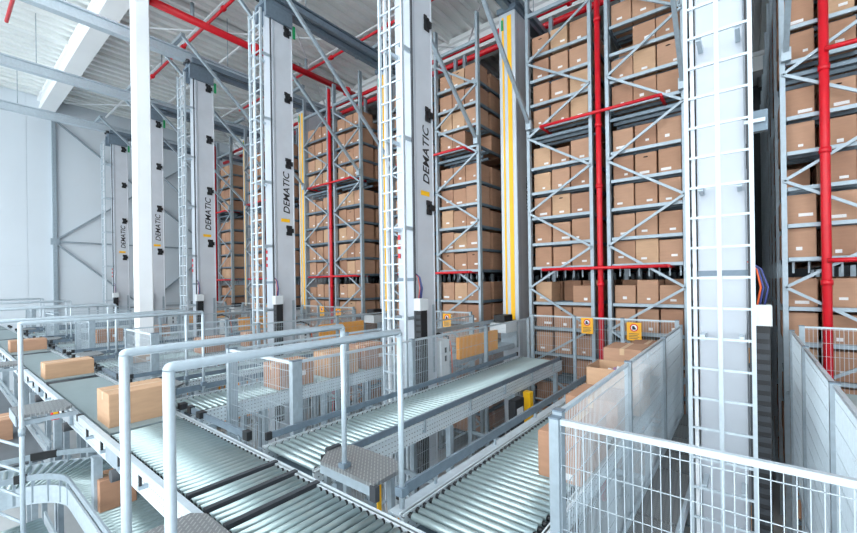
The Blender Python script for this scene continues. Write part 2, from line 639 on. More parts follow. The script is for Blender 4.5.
# ------------------------------------------------------------------ sprinkler risers between the racks
def riser(x, y, r, label, arms):
    t = thing('sprinkler_riser', label, 'pipe', (x, y, FLOOR), 'sprinkler risers')
    MB().tube((x, y, FLOOR), (x, y, 6.6), r, 14).build('riser_pipe', M['red'], t)
    for z in (-.1, 1.9, 3.15, 5.3):
        MB().tube((x, y, z - .04), (x, y, z + .04), r * 1.22, 14).build('coupling', M['red'], t)
    for z, a, b in arms:
        MB().tube((x + a, y - .07, z), (x + b, y - .07, z), r * .6, 10).build('branch_pipe', M['red'], t)
        for e in (a, b):
            if abs(e) > .3:
                MB().tube((x + e, y - .07, z), (x + e, y + .62, z), r * .6, 8).build('return_pipe', M['red'], t)
    return t


for k in range(0, 5):
    x = -2.36 - P * k
    riser(x, Y0 - .04, .054, 'vertical red sprinkler pipe between two racks, %s from the right' % ['second', 'third', 'fourth', 'fifth', 'sixth'][k], [(3.40, -1.2, 1.12), (.235, -1.2, 1.2)])
riser(.92, Y0 - .12, .058, 'thick vertical red sprinkler pipe before the far right rack', [(3.40, 0, 1.2), (.235, 0, 1.2)])

# sprinkler pipes under the roof
def pipe(name, label, p, q, r, couplings=(), drops=()):
    t = thing(name, label, 'pipe', p, 'roof sprinkler pipes')
    p, q = Vector(p), Vector(q)
    MB().tube(p, q, r, 10).build('pipe_run', M['red'], t)
    d = (q - p).normalized()
    for f in couplings:
        c_ = p.lerp(q, f)
        MB().tube(c_ - d * .05, c_ + d * .05, r * 1.7, 10).build('coupling', M['red'], t)
    for f in drops:
        c_ = p.lerp(q, f)
        MB().tube(c_, c_ + Vector((0, 0, .5)), r * .5, 6).build('hanger', M['galv'], t)
    return t


pipe('sprinkler_main', 'thick red sprinkler main running under the roof beside the white column', (-12.6, 2.0, 7.75), (-12.6, 11.6, 7.75), .11, (.18, .5, .9), (.3, .7))
pipe('sprinkler_pipe', 'thin red sprinkler pipe crossing above the thick main', (-21, 5.5, 8.15), (-1, 5.5, 8.15), .045, (.15, .3, .45, .6), (.2, .5))
pipe('sprinkler_pipe', 'thin red sprinkler pipe seen behind the third mast head', (-18.5, 9.15, 8.15), (1, 9.15, 8.15), .045, (.2, .35, .5, .65, .8), (.25, .55, .75))
pipe('sprinkler_pipe', 'short thin red sprinkler pipe at the top left corner', (-17.6, 1.55, 8.15), (-12, 1.55, 8.15), .05, (.5,), (.3,))
pipe('sprinkler_pipe', 'upper of two red pipes along the girder above the racks', (-24, 10.9, 7.55), (2, 10.9, 7.55), .07, (.3, .5, .7, .78, .84), ())
pipe('sprinkler_pipe', 'lower of two red pipes along the girder above the racks', (-24, 10.9, 7.15), (2, 10.9, 7.15), .085, (.3, .5, .72, .8), ())

# ------------------------------------------------------------------ overhead guide rails of the cranes with their struts
for k in range(0, 6):
    xc = -.2 - P * k
    t = thing('guide_rail', 'grey overhead guide rail above the %s crane with two diagonal struts' % (WORD[k] if k else 'nearest'), 'rail', (xc, 4.8, 6.9), 'overhead crane rails')
    m = MB()
    m.box(xc - .03, xc + .03, .2, 18, 6.82, 7.1)
    m.box(xc - .11, xc + .11, .2, 18, 7.08, 7.12)
    m.box(xc - .11, xc + .11, .2, 18, 6.80, 6.83)
    m.build('rail', M['zinc'] if k > 2 else M['galv_dark'], t)  # farther rails take the lighter steel tone, nearer ones the darker
    MB().box(xc + .24, xc + .32, 5.0, 18, 6.72, 6.86).build('power_rail', M['galv_dark'], t)
    for y in (4.6, 8.55, 12.5):
        MB().box(xc - .75, xc + .75, y - .05, y + .05, 7.12, 7.22).build('cross_arm', M['galv'], t)
    for s in (-1, 1):
        if k == 5 and s < 0:
            continue
        xs = xc + s * .7
        MB().bar((xs, Y0 - .05, 3.55), (xs, 4.6, 7.15), .07, .07).build('strut', M['galv'], t)
        MB().box(xs - .06, xs + .06, Y0 - .1, Y0, 3.42, 3.62).build('strut_shoe', M['galv'], t)
    for y in (2.2, 6.2, 10.5):
        MB().tube((xc, y, 7.1), (xc, y, CEIL), .012, 6).build('hanger', M['galv'], t)

# ------------------------------------------------------------------ stacker cranes
txt = text_mesh('DEMATIC', .235, M['black'], .22, .002, .003)
txt_s = text_mesh('DEMATIC', .20, M['black'], .22, .002, .003)
TXT_ROT = Matrix(((0, 0, 1), (0, -1, 0), (1, 0, 0))).transposed()
# columns: local x -> +Z, local y -> -Y, local z -> +X
TXT_ROT = Matrix(((0, 0, 1), (0, -1, 0), (1, 0, 0))).to_euler()
clamp_src = MB()
clamp_src.box(0, .02, -.06, .07, -.12, .12)
clamp_src.box(.02, .04, -.09, -.02, -.12, -.04)
clamp_src.box(.02, .04, -.09, -.02, .04, .12)
clamp_src.box(.01, .05, .0, .10, -.05, .05)
clamp_me = clamp_src.mesh('guide_clamp', M['black'])
rung_me = MB().box(-.24, .24, -.011, .011, -.011, .011).mesh('rung', M['zinc'])
for k in range(0, 6):
    ox = -P * k
    xl, xr = -.42 + ox, -.01 + ox
    t = thing('stacker_crane', '%s storage crane, tall silver twin masts with white front ladder' % WORD[k].capitalize(), 'crane', (-.19 + ox, 6.9, FLOOR), 'stacker cranes in the aisles')
    top = 6.62
    # front mast: light front shell, recessed side web, rear flange
    fm = MB()
    fm.cbox(xl, xr, 5.12, 5.19, FLOOR + .5, top, .012)
    mast = fm.build('front_mast', M['alu'], t)
    MB().box(xl + .01, xr - .006, 5.19, 5.62, FLOOR + .5, top).build('mast_web', M['alu_side'], mast)
    MB().cbox(xl, xr, 5.62, 5.66, FLOOR + .5, top, .01).build('mast_flange', M['alu_side'], mast)
    l = inst(txt, 'lettering', (xr - .004, 5.52, 1.70), t, TXT_ROT)
    l['label'] = 'black slanted lettering reading upward on the mast side'
    MB().box(xr - .006, xr - .002, 5.29, 5.52, 1.50, 1.58).build('yellow_mark', M['yellow'], t)
    for z in (6.13, 4.53, 2.93, 1.30):
        inst(clamp_me, 'guide_clamp', (xr - .006, 5.50, z), t)
    # rear mast, with yellow stripes on its front
    MB().cbox(xl - .03, xr, 8.96, 9.16, FLOOR + .5, top, .012).build('rear_mast', M['alu'], t)
    MB().box(xl, xr - .008, 9.16, 9.78, FLOOR + .5, top).build('rear_mast_web', M['alu_side'], t)
    for a, b in ((.06, .11), (.20, .31)):
        MB().box(xl + a, xl + b, 8.952, 8.96, -1.2, top - .1).build('yellow_stripe', M['yellow'], t)
    MB().box(xl + .05, xl + .10, 8.93, 8.955, 6.2, 6.45).build('green_cap', M['green'], t)
    inst(txt_s, 'lettering', (xr - .006, 9.62, 1.75), t, TXT_ROT)
    # ladder on the front of the front mast
    yl = 4.81
    for lx in (-.475, .03):
        MB().box(lx + ox - .017, lx + ox + .017, yl - .025, yl + .025, FLOOR + .6, top - .25).build('ladder_stile', M['zinc'], t)
    MB().box(-.222 + ox - .018, -.222 + ox + .018, yl - .028, yl - .012, FLOOR + .6, top - .25).build('fall_arrest_rail', M['zinc'], t)
    z = -3.3
    while z < top - .3:
        inst(rung_me, 'rung', (-.222 + ox, yl, z), t)
        z += .30
    for z in (-2.1, -.6, .9, 2.4, 3.9, 5.4):
        for bx_ in (xl + .05, xr - .05):
            MB().box(bx_ - .02, bx_ + .02, yl + .025, 5.12, z - .03, z + .03).build('ladder_bracket', M['zinc'], t)
    MB().box(-.445 + ox, -.415 + ox, yl + .05, yl + .11, FLOOR + .6, top - .3).build('cable_duct', M['white'], t)
    MB().box(xr + .005, xr + .04, 5.05, 5.075, FLOOR + .6, top - .3).build('dark_guide', M['rubber'], t)
    if k:
        w = MB()
        for i in range(3):
            w.box(xl - .002 + .02, xl + .07, 5.104, 5.119, .42 + .16 * i, .50 + .16 * i)
        w.build('hazard_tape', M['red'], t)
    # head with guide wheels
    hd = MB()
    hd.prism([(xl - .06, 4.96), (xr + .06, 4.96), (xr + .06, 5.76), (xl - .06, 5.76)], top, top + .12, .05)
    hd.box(xl - .05, xl + .03, 4.95, 5.64, top - .35, top)
    hd.box(xr - .03, xr + .05, 4.95, 5.64, top - .35, top)
    hd.build('mast_head', M['galv_dark'], t)
    MB().box(xl - .05, xr + .05, 8.9, 9.8, top, top + .12).build('rear_mast_head', M['galv_dark'], t)
    MB().box(-.19 + ox - .07, -.19 + ox + .07, 4.95, 9.5, top + .02, top + .16).build('head_beam', M['galv_dark'], t)
    for y in (4.95, 5.45):
        for s in (-1, 1):
            MB().tube((-.2 + ox + s * .09, y, top + .12), (-.2 + ox + s * .09, y, top + .22), .06, 12).build('guide_wheel', M['rubber'], t)
    MB().box(xr + .005, xr + .04, 5.66, 5.72, 6.05, 6.35).build('green_cap', M['green'], t)
    # cable chain with terminal box
    MB().box(xr + .055, xr + .165, 5.04, 5.2, -3.2, -.47).build('cable_chain', M['black'], t)
    lk = MB()
    for i in range(26):
        z = -3.1 + i * .1
        lk.box(xr + .06, xr + .16, 5.03, 5.04, z, z + .055)
    lk.build('chain_links', M['rubber'], t, kind='stuff')
    MB().cbox(xr + .04, xr + .18, 5.0, 5.22, -.47, -.27, .008).build('terminal_box', M['grey_box'], t)
    for c_, mname in ((0, 'orange_cable'), (.02, 'blue_cable'), (.04, 'black'), (.055, 'blue_cable')):
        pts = [(xr + .07 + c_, 5.1, -.28), (xr + .10 + c_, 5.1, -.1), (xr + .07 + c_ * .6, 5.1, .08), (xr, 5.09, .16)]
        MB().sweep(pts, .009, 6).build('cable', M[mname], t)
    MB().box(xl - .005, xr + .01, 5.112, 5.12, .02, .075).build('grey_band', M['galv_dark'], t)
    if k == 0:
        MB().box(xr + .05, xr + .17, 5.05, 5.12, 1.42, 1.62).build('sensor_plate', M['rack_dark'], t)
        MB().box(xr - .01, xr + .15, 5.02, 5.05, 1.50, 1.535).build('sensor_arm', M['zinc'], t)
    # carriage between the masts
    MB().box(xr - .06, xr + .02, 6.35, 7.85, -1.5, -1.08).build('orange_guard', M['orange'], t)
    cg = MB()
    cg.box(xl - .03, xr - .07, 6.2, 8.85, -1.62, -1.5)
    cg.box(xl - .03, xr - .06, 5.6, 6.1, -1.62, -1.5)
    cg.box(xl, xr, 5.55, 5.62, -1.6, -.4)
    cg.box(xl, xr, 8.80, 8.9, -1.6, -.95)
    cg.box(xl - .03, xl + .03, 5.55, 8.9, -1.0, -.92)
    cg.build('carriage_frame', M['galv'], t)
    MB().box(xl, xr + .02, 8.25, 8.78, -1.2, -.98).build('load_fork', M['grey_box'], t)
    MB().box(xl + .08, xr - .05, 8.3, 8.7, -.95, -.8).build('drive_unit', M['black'], t)
    MB().cbox(xr - .30, xr + .03, 5.74, 6.02, -1.72, -1.06, .01).build('control_cabinet', M['grey_box'], t)
    cv = MB()
    cv.box(xr + .03, xr + .034, 5.86, 5.92, -1.3, -1.2)
    cv.box(xr + .03, xr + .034, 5.86, 5.92, -1.45, -1.35)
    cv.build('cabinet_print', M['black'], t)
    MB().sweep([(xr - .3, 5.7, -1.3), (xr - .28, 5.72, -1.0), (xr - .1, 5.85, -.95), (xr + .0, 6.0, -1.02), (xr, 6.05, -1.3)], .02, 8).build('cable_loop', M['black'], t)
    MB().sweep([(xr + .01, 6.06, -1.1), (xr + .02, 6.1, -1.4), (xr + .01, 6.12, -1.8)], .012, 6).build('cable', M['orange_cable'], t)
    # travel base on the floor rail
    MB().box(xl - .05, xr + .05, 4.4, 10.2, FLOOR + .12, FLOOR + .5).build('travel_base', M['orange'], t)
    MB().box(-.19 + ox - .05, -.19 + ox + .05, 3.0, 18, FLOOR, FLOOR + .12).build('floor_rail', M['rack_dark'], t)

# ------------------------------------------------------------------ mesh fences
def fence(label, p, q, posts, zt=FENCE_TOP, zb=-3.1, pitch=.045, sheet=False, wr=.0022, hp=.2, rt=.028):
    """mesh fence from p to q (x, y) with posts at given distances from p"""
    p, q = Vector(p + (0,)), Vector(q + (0,))
    d = (q - p)
    L = d.length
    d.normalize()
    t = thing('mesh_fence', label, 'fence', (p.x, p.y, zb), 'machine guard fences')
    for s in posts:
        a = p + d * s
        MB().bar((a.x, a.y, zb - 1.4), (a.x, a.y, zt + .004), .06, .06, up=(1, 0, 0)).build('post', M['galv'], t)
        MB().bar((a.x, a.y, zt + .004), (a.x, a.y, zt + .014), .066, .066, up=(1, 0, 0)).build('post_cap', M['galv_dark'], t)
    for s0, s1 in zip(posts, posts[1:]):
        a, b = p + d * (s0 + .035), p + d * (s1 - .035)
        MB().bar((a.x, a.y, zt - .012), (b.x, b.y, zt - .012), rt, rt).build('top_rail', M['zinc'], t)
        MB().bar((a.x, a.y, zb + .012), (b.x, b.y, zb + .012), .028, .028).build('bottom_rail', M['zinc'], t)
        w = MB()
        n = max(2, int((s1 - s0 - .07) / pitch))
        for i in range(n + 1):
            c_ = a.lerp(b, i / n)
            w.bar((c_.x, c_.y, zb), (c_.x, c_.y, zt), wr * 2, wr * 2, up=d)
        z = zb + hp
        while z < zt - .03:
            w.bar((a.x, a.y, z), (b.x, b.y, z), wr * 2, wr * 2)
            z += hp
        w.build('wire_mesh', M['zinc'], t, kind='stuff')
    return t


ORD = ['nearest', 'second', 'third', 'fourth', 'fifth', 'sixth']
for k in range(0, 6):
    ox = -P * k
    xa, xb = -.96 + ox, .51 + ox
    yf = 2.45
    w_ = .0019 if k == 0 else .0018
    ht = -2.95
    fence('grey mesh fence across the front of the %s crane aisle' % ORD[k], (xa, yf), (xb, yf), [0, 1.47], zb=ht, wr=w_, rt=.034, zt=-.87 if k == 0 else FENCE_TOP)
    pl = [.06, 1.95, 4.05, 5.9]
    fence('grey mesh fence along the left side of the %s crane aisle' % ORD[k], (xa, yf), (xa, 8.4), pl, zb=ht, wr=.0019 if k == 0 else .0016, pitch=.032 if k == 0 else .042)
    fence('grey mesh fence along the right side of the %s crane aisle' % ORD[k], (xb, yf), (xb, 8.4), pl, zb=ht, wr=.0019 if k == 0 else .0016, pitch=.032 if k == 0 else .042)
    if k < 5:
        fence('mesh fence before the rack pair left of the %s crane aisle' % ORD[k], (-3.75 + ox, 8.34), (-.99 + ox, 8.34), [0, .92, 1.84, 2.74], zt=-.76, zb=-2.6, wr=.002)
fence('mesh fence before the rack at the far right edge', (.62, 8.34), (2.6, 8.34), [0, 1.0, 1.95], zt=-.76, zb=-2.6, wr=.002)

# warning signs on the fences in front of the racks
def disc(mb, x, y, z, r, n=20, r0=0):
    """upright disc or ring facing -Y"""
    vs_ = []
    for i in range(n):
        a = 2 * math.pi * i / n
        vs_.append((x + r * math.cos(a), y, z + r * math.sin(a)))
    if r0:
        for i in range(n):
            a = 2 * math.pi * i / n
            vs_.append((x + r0 * math.cos(a), y, z + r0 * math.sin(a)))
        fs = [(i, (i + 1) % n, n + (i + 1) % n, n + i) for i in range(n)]
    else:
        fs = [tuple(range(n))]
    mb._add(vs_, fs)


for k in range(0, 4):
    for s, (sx, zc, w, h) in enumerate(((-2.56, -.93, .115, .16), (-1.70, -.99, .125, .17))):
        x = sx - P * k
        y = 8.30
        t = thing('warning_sign', 'yellow warning sign with round symbol, %s of two, on %s fence before the racks' % (['left', 'right'][s], ORD[k]), 'sign', (x, y, zc - h), 'warning signs')
        MB().box(x - w, x + w, y - .008, y, zc - h, zc + h).build('plate', M['sign'], t)
        m = MB()
        disc(m, x, y - .010, zc + h * .42, w * .55)
        m.build('white_disc', M['white'], t)
        m = MB()
        disc(m, x, y - .012, zc + h * .42, w * .58, 20, w * .42)
        m.build('red_ring', M['red'], t)
        m = MB()
        disc(m, x - .01, y - .0125, zc + h * .47, w * .2, 12)
        m.box(x - .03, x + .03, y - .0135, y - .0125, zc + h * .2, zc + h * .42)
        m.build('figure_symbol', M['black'], t)
        m = MB()
        for i in range(4):
            m.box(x - w * .7, x + w * (.7 - .2 * (i % 2)), y - .010, y - .009, zc - h * (.25 + .17 * i) - .006, zc - h * (.25 + .17 * i) + .004)
        m.build('text_lines', M['rubber'], t)

# ------------------------------------------------------------------ conveyors
ROLL_R = .0265


def roller_mesh(length, axis, n=12):
    m = MB()
    h = length / 2
    e = .035
    ax = Vector((1, 0, 0)) if axis == 'X' else Vector((0, 1, 0))
    m.tube(ax * (-h + e), ax * (h - e), ROLL_R, n)
    return m.mesh('roller', M['roller'])


def cap_stuff(mb, axis, centre, length):
    ax = Vector((1, 0, 0)) if axis == 'X' else Vector((0, 1, 0))
    for s in (-1, 1):
        c_ = Vector(centre) + ax * s * (length / 2 - .02)
        mb.tube(c_ - ax * .016, c_ + ax * .016, ROLL_R * .72, 8)


ROLL_X = roller_mesh(.80, 'X')
LANE = {2: (-3.70, -2.90, 2.02, 7.75), 3: (-1.86, -1.02, 2.0, 8.0)}


def lane_conveyor(k, which):
    a, b, ya, yb = LANE[which]
    a -= P * k
    b -= P * k
    xc = (a + b) / 2
    z = ROLLER_Z
    nm = {2: 'left', 3: 'right'}[which]
    lab = '%s roller conveyor lane feeding the racks left of the %s crane aisle' % (nm, ORD[k]) if k >= 0 else 'roller conveyor lane at the right edge beyond the fence'
    t = thing('roller_conveyor', lab, 'conveyor', (xc, ya, FLOOR), 'roller conveyor lanes')
    near = k <= 0
    pitch = .076
    n = int((yb - ya - .08) / pitch)
    caps = MB()
    allr = MB()
    for i in range(n):
        y = ya + .05 + i * pitch
        cpos = (xc, y, z - ROLL_R)
        cap_stuff(caps, 'X', cpos, .80)
        if near or (k == 1):
            if k == 1:
                allr.tube((xc - .365, y, z - ROLL_R), (xc + .365, y, z - ROLL_R), ROLL_R, 8)
            else:
                inst(ROLL_X, 'roller', cpos, t)
        else:
            allr.tube((xc - .365, y, z - ROLL_R), (xc + .365, y, z - ROLL_R), ROLL_R, 6, False)
    if not near:
        allr.build('rollers', M['roller'], t, kind='stuff')
    caps.build('roller_caps', M['black'], t, kind='stuff')
    MB().box(a + .02, b - .02, ya + .02, yb - .02, z - .16, z - .15).build('gap_shade_sheet', M['rack_dark'], t)  # dark sheet added under the rollers to put shade into their gaps
    # side frames
    for s, x in ((-1, a), (1, b)):
        m = MB()
        m.box(x - .012, x + .012, ya, yb, z - .20, z - .008)
        m.box(min(x, x - s * .035), max(x, x - s * .035), ya, yb, z - .205, z - .19)
        m.box(min(x, x + s * .03), max(x, x + s * .03), ya, yb, z - .02, z - .008)
        m.build('side_frame', M['perfY'], t)
    # guide bars on stems
    gl = [(a - .07, .02, .085), (b + .04, .03, .095)] if which == 2 else [(a - .10, .035, .115)]
    for gx, g0, g1 in gl:
        y1 = yb + .1 if which == 3 else yb - .15
        MB().box(gx - .012, gx + .012, ya + .1, y1, z + g0, z + g1).build('guide_bar', M['galv_dark'], t)
        for e in (ya + .09, y1):
            MB().box(gx - .016, gx + .016, e - .03, e + .03, z + g0 - .005, z + g1 + .005).build('end_cap', M['black'], t)
        y = ya + .5
        while y < y1:
            MB().box(gx - .008, gx + .008, y - .012, y + .012, z - .12, z + g0 + .03).build('stem', M['galv'], t)
            MB().box(min(gx, a if gx < xc else b), max(gx, a if gx < xc else b), y - .015, y + .015, z - .12, z - .10).build('stem_foot', M['galv'], t)
            y += .95
    if which == 3:
        MB().box(a - .135, a - .014, ya, yb, z - .045, z - .03).build('cover_plate', M['zinc'], t)
    # end plate, cross members and legs
    y = ya + .25
    i = 0
    while y < yb - .1:
        MB().box(a, b, y - .03, y + .03, z - .26, z - .2).build('cross_member', M['galv'], t)
        for x in (a, b):
            MB().box(x - .035, x + .035, y - .035, y + .035, FLOOR, z - .2).build('leg', M['galv'], t)
            MB().box(x - .08, x + .08, y - .08, y + .08, FLOOR, FLOOR + .015).build('foot', M['galv'], t)
        MB().box(a, b, y - .02, y + .02, z - 1.0, z - .95).build('leg_tie', M['galv'], t)
        y += 1.72
        i += 1
    MB().box(a, b, ya - .012, ya, z - .2, z - .07).build('end_plate', M['zinc'], t)
    return t


for k in range(0, 5):
    lane_conveyor(k, 2)
    lane_conveyor(k, 3)
lane_conveyor(-1, 2)

# dark belt drive under the right hand part of lane 3 and walkway sheet between lane 3 and fence
for k in range(0, 3):
    ox = -P * k
    o = MB().box(-2.86 + ox, -1.98 + ox, 2.05, 8.1, -3.12, -3.06).build('service_deck', M['galv'], org=(-2.4 + ox, 5, -3.1))
    tag(o, 'grey service deck beneath the conveyor lanes of the %s crane' % ORD[k], 'deck', 'service decks')

# main conveyor running across the front along X
MYa, MYb = 1.16, 1.90
MX0, MX1 = -24.0, -.35
z = ROLLER_Z
t = thing('main_conveyor', 'long roller conveyor running across the hall in front of all lanes', 'conveyor', (-5, MYa, FLOOR))
ROLL_Y = roller_mesh(MYb - MYa, 'Y')
caps = MB()
x = MX1 - .06
i = 0
far = MB()
PITCH = .076
dark = {int((MX1 - .06 + d_) / PITCH) for d_ in (3.0, 2.72, 3.36)}
while x > -5.3:
    if i not in dark:
        inst(ROLL_Y, 'roller', (x, (MYa + MYb) / 2, z - ROLL_R), t)
        cap_stuff(caps, 'Y', (x, (MYa + MYb) / 2, z - ROLL_R), MYb - MYa)
    else:
        MB().box(x - .022, x + .022, MYa + .03, MYb + .02, z - .05, z + .006).build('transfer_belt', M['rubber'], t)
    x -= PITCH
    i += 1
caps.build('roller_caps', M['black'], t, kind='stuff')
# belt sections further along
bx1 = x + .03
n = 0
while bx1 > MX0 + 1:
    L = 3.6 if n == 0 else 4.1
    MB().box(bx1 - L + .03, bx1 - .03, MYa + .04, MYb - .04, z - .03, z).build('belt', M['belt'], t)
    for j in range(3):
        xx = bx1 - L - .02 - j * .09
        MB().tube((xx, MYa + .04, z - .024), (xx, MYb - .04, z - .024), .022, 8).build('end_roller', M['rubber'], t)
    bx1 -= L + .26
    n += 1
for s, y in ((-1, MYa), (1, MYb)):
    m = MB()
    m.box(MX0, MX1, y - .012, y + .012, z - .22, z - .008)
    m.box(MX0, MX1, min(y, y + s * .04), max(y, y + s * .04), z - .02, z - .008)
    m.box(MX0, MX1, min(y, y + s * .04), max(y, y + s * .04), z - .22, z - .205)
    m.build('side_frame', M['perfX'], t)
MB().box(-5.35, MX1, MYa + .02, MYb - .02, z - .16, z - .15).build('gap_shade_sheet', M['rack_dark'], t)  # added dark sheet, keeps the gaps between rollers shaded
# near-side guide rail, rounded, with stems
segs = [(-2.62, -6.1), (-6.95, -10.45), (-11.3, -14.8), (-15.7, -19.2), (-.5, -1.75)]
for a, b in segs:
    MB().box(b, a, MYa - .095, MYa - .045, z + .015, z + .075).build('guide_rail', M['zinc'], t)
    xx = a - .2
    while xx > b:
        MB().box(xx - .014, xx + .014, MYa - .075, MYa - .055, z - .14, z + .02).build('stem', M['black'], t)
        MB().box(xx - .02, xx + .02, MYa - .08, MYa - .012, z - .14, z - .11).build('stem_foot', M['galv'], t)
        xx -= .6
    MB().box(b - .06, b, MYa - .10, MYa - .04, z + .01, z + .08).build('end_cap', M['black'], t)
# far-side guides in front of each crane fence
for k in range(0, 5):
    ox = -P * k
    for a, b in ((-5.30 + P, -3.98 + P), ):
        xa, xb = -.98 + ox - .0, .40 + ox
        if k == 0:
            continue
        MB().box(xa, xb, MYb + .07, MYb + .10, z + .02, z + .085).build('guide_bar', M['galv_dark'], t)
        for e in (xa, xb):
            MB().box(e - .045, e + .045, MYb + .06, MYb + .115, z + .01, z + .10).build('end_cap', M['black'], t)
        for e in (xa + .15, xb - .15):
            MB().box(e - .012, e + .012, MYb + .07, MYb + .09, z - .12, z + .04).build('stem', M['galv'], t)
# photo sensors on the far side
for n in range(9):
    sx = -5.0 - n * 2.18
    for dx in (0, .55):
        MB().box(sx - dx - .05, sx - dx + .05, MYb + .03, MYb + .11, z + .03, z + .10).build('sensor', M['black'], t)
        MB().box(sx - dx - .015, sx - dx + .015, MYb + .05, MYb + .08, z - .1, z + .03).build('sensor_stem', M['galv'], t)
# legs
xx = -1.29
while xx > MX0:
    for y in (MYa - .02, MYb + .02):
        MB().box(xx - .055, xx + .055, y - .04, y + .04, FLOOR, z - .30 if y < 1.5 else z - .2).build('leg', M['galv'], t)
        MB().box(xx - .10, xx + .10, y - .09, y + .09, FLOOR, FLOOR + .02).build('foot', M['galv'], t)
    MB().box(xx - .03, xx + .03, MYa, MYb, z - .30, z - .22).build('cross_member', M['galv'], t)
    xx -= 2.18
# drive belts and pulleys hanging from the near side frame
for n in range(7):
    sx = -4.9 - n * 2.18
    MB().box(sx - .25, sx + .25, MYa - .05, MYa - .014, z - .2, z - .05).build('drive_cover', M['galv'], t)
    MB().tube((sx + .1, MYa - .09, z - .25), (sx + .1, MYa + .05, z - .25), .06, 12).build('drive_motor', M['rubber'], t)

# ------------------------------------------------------------------ step-overs: handrails, tread plates
def step_over(k):
    ox = -P * k
    xa, xb = -2.50 + ox, -1.89 + ox
    yn, yf = .62, (2.03 if k == 0 else 2.5)
    zr = -.34 if k == 0 else -.39
    nm = ORD[k]
    for n, x in enumerate((xa, xb)):
        yn = .45 if k and n == 0 else .62
        t = thing('handrail', 'silver tubular handrail on the %s side of the %s conveyor step-over' % (['left', 'right'][n], nm), 'handrail', (x, yn, -1.5), 'conveyor step-over handrails')
        r = .0228
        b = .014
        pts = [(x, yn, zr - b)]
        for i in range(1, 6):
            a = math.pi / 2 * i / 5
            pts.append((x, yn + b - b * math.cos(a), zr - b + b * math.sin(a)))
        pts += [(x, yf - b * .5, zr), (x, yf - .012, zr - .006), (x, yf, zr - .02)]
        MB().sweep(pts, r, 14).build('top_rail', M['rail_paint'], t)
        MB().tube((x, yn, FLOOR + 1.2 if k == 1 else -2.1), (x, yn, zr - b), r, 14).build('post', M['rail_paint'], t)
        MB().tube((x, yf, -1.56), (x, yf, zr - .01), r * .88, 12).build('post', M['rail_paint'], t)
        MB().box(x - .034, x + .034, yf - .034, yf + .034, -1.47, -1.41).build('clamp', M['galv_dark'], t)
        MB().tube((x, yn, -1.62), (x, yn, -1.54), r * 1.3, 12).build('clamp', M['galv'], t)
    # near step with ladder rungs
    t = thing('step_platform', 'tread plate step with ladder rungs on the near side of the %s step-over' % nm, 'step', ((xa + xb) / 2, .85, -1.5), 'step-over platforms')
    pa = xa - .22 if k == 0 else xa + .03
    MB().prism([(pa, .58), (xb - .03, .58), (xb - .03, 1.0), (xb - .11, 1.06), (pa + .08, 1.06), (pa, 1.0)], -1.44, -1.41).build('tread_plate', M['checker'], t)
    MB().box(pa, xb - .03, .575, .585, -1.52, -1.41).build('front_lip', M['galv'], t)
    for zz in ((-1.74, -2.02, -2.30, -2.58, -2.86) if k == 1 else (-1.74, -2.02)):
        MB().tube((xa, .45 if k else .62, zz), (xb, .62, zz), .016, 8).build('rung', M['galv'], t)
    for x in (xa + .06, xb - .06):
        MB().bar((x, .6, -1.5), (x, 1.1, -1.5), .03, .05).build('support', M['galv'], t)
    # far step plate
    t = thing('step_platform', 'chamfered tread plate step on the far side of the %s step-over' % nm, 'step', ((xa + xb) / 2, 2.25, -1.5), 'step-over platforms')
    x0, x1 = -2.86 + ox, -2.12 + ox
    y0, y1 = 1.98, 2.36
    MB().prism([(x0, y0 + .16), (x0 + .12, y0), (x1 - .0, y0), (x1, y1 - .12), (x1 - .12, y1), (x0 + .08, y1), (x0, y1 - .1)], -1.475, -1.445).build('tread_plate', M['checker'], t)
    sk = MB()
    sk.ribbon([(x0, y1 - .1), (x0, y0 + .16), (x0 + .12, y0), (x1, y0)], -1.54, -1.475, .012)
    sk.build('skirt', M['galv'], t)
    MB().box(x1 - .03, x1 + .03, y0 - .012, y0 + .03, -1.57, -1.46).build('corner_cap', M['rubber'], t)
    MB().box(x0 - .035, x0 + .01, y0 + .16, y0 + .30, -1.50, -1.43).build('corner_cap', M['rubber'], t)
    for px, py in ((x0 + .1, y0 + .08), (x1 - .1, y0 + .08), (x0 + .1, y1 - .1), (x1 - .1, y1 - .1)):
        MB().box(px - .022, px + .022, py - .022, py + .022, FLOOR, -1.48).build('leg', M['galv'], t)
    MB().box(x1 - .3, x1 - .27, y0 + .3, y0 + .34, -2.2, -1.5).build('yellow_strip', M['yellow'], t)


for k in range(0, 5):
    step_over(k)

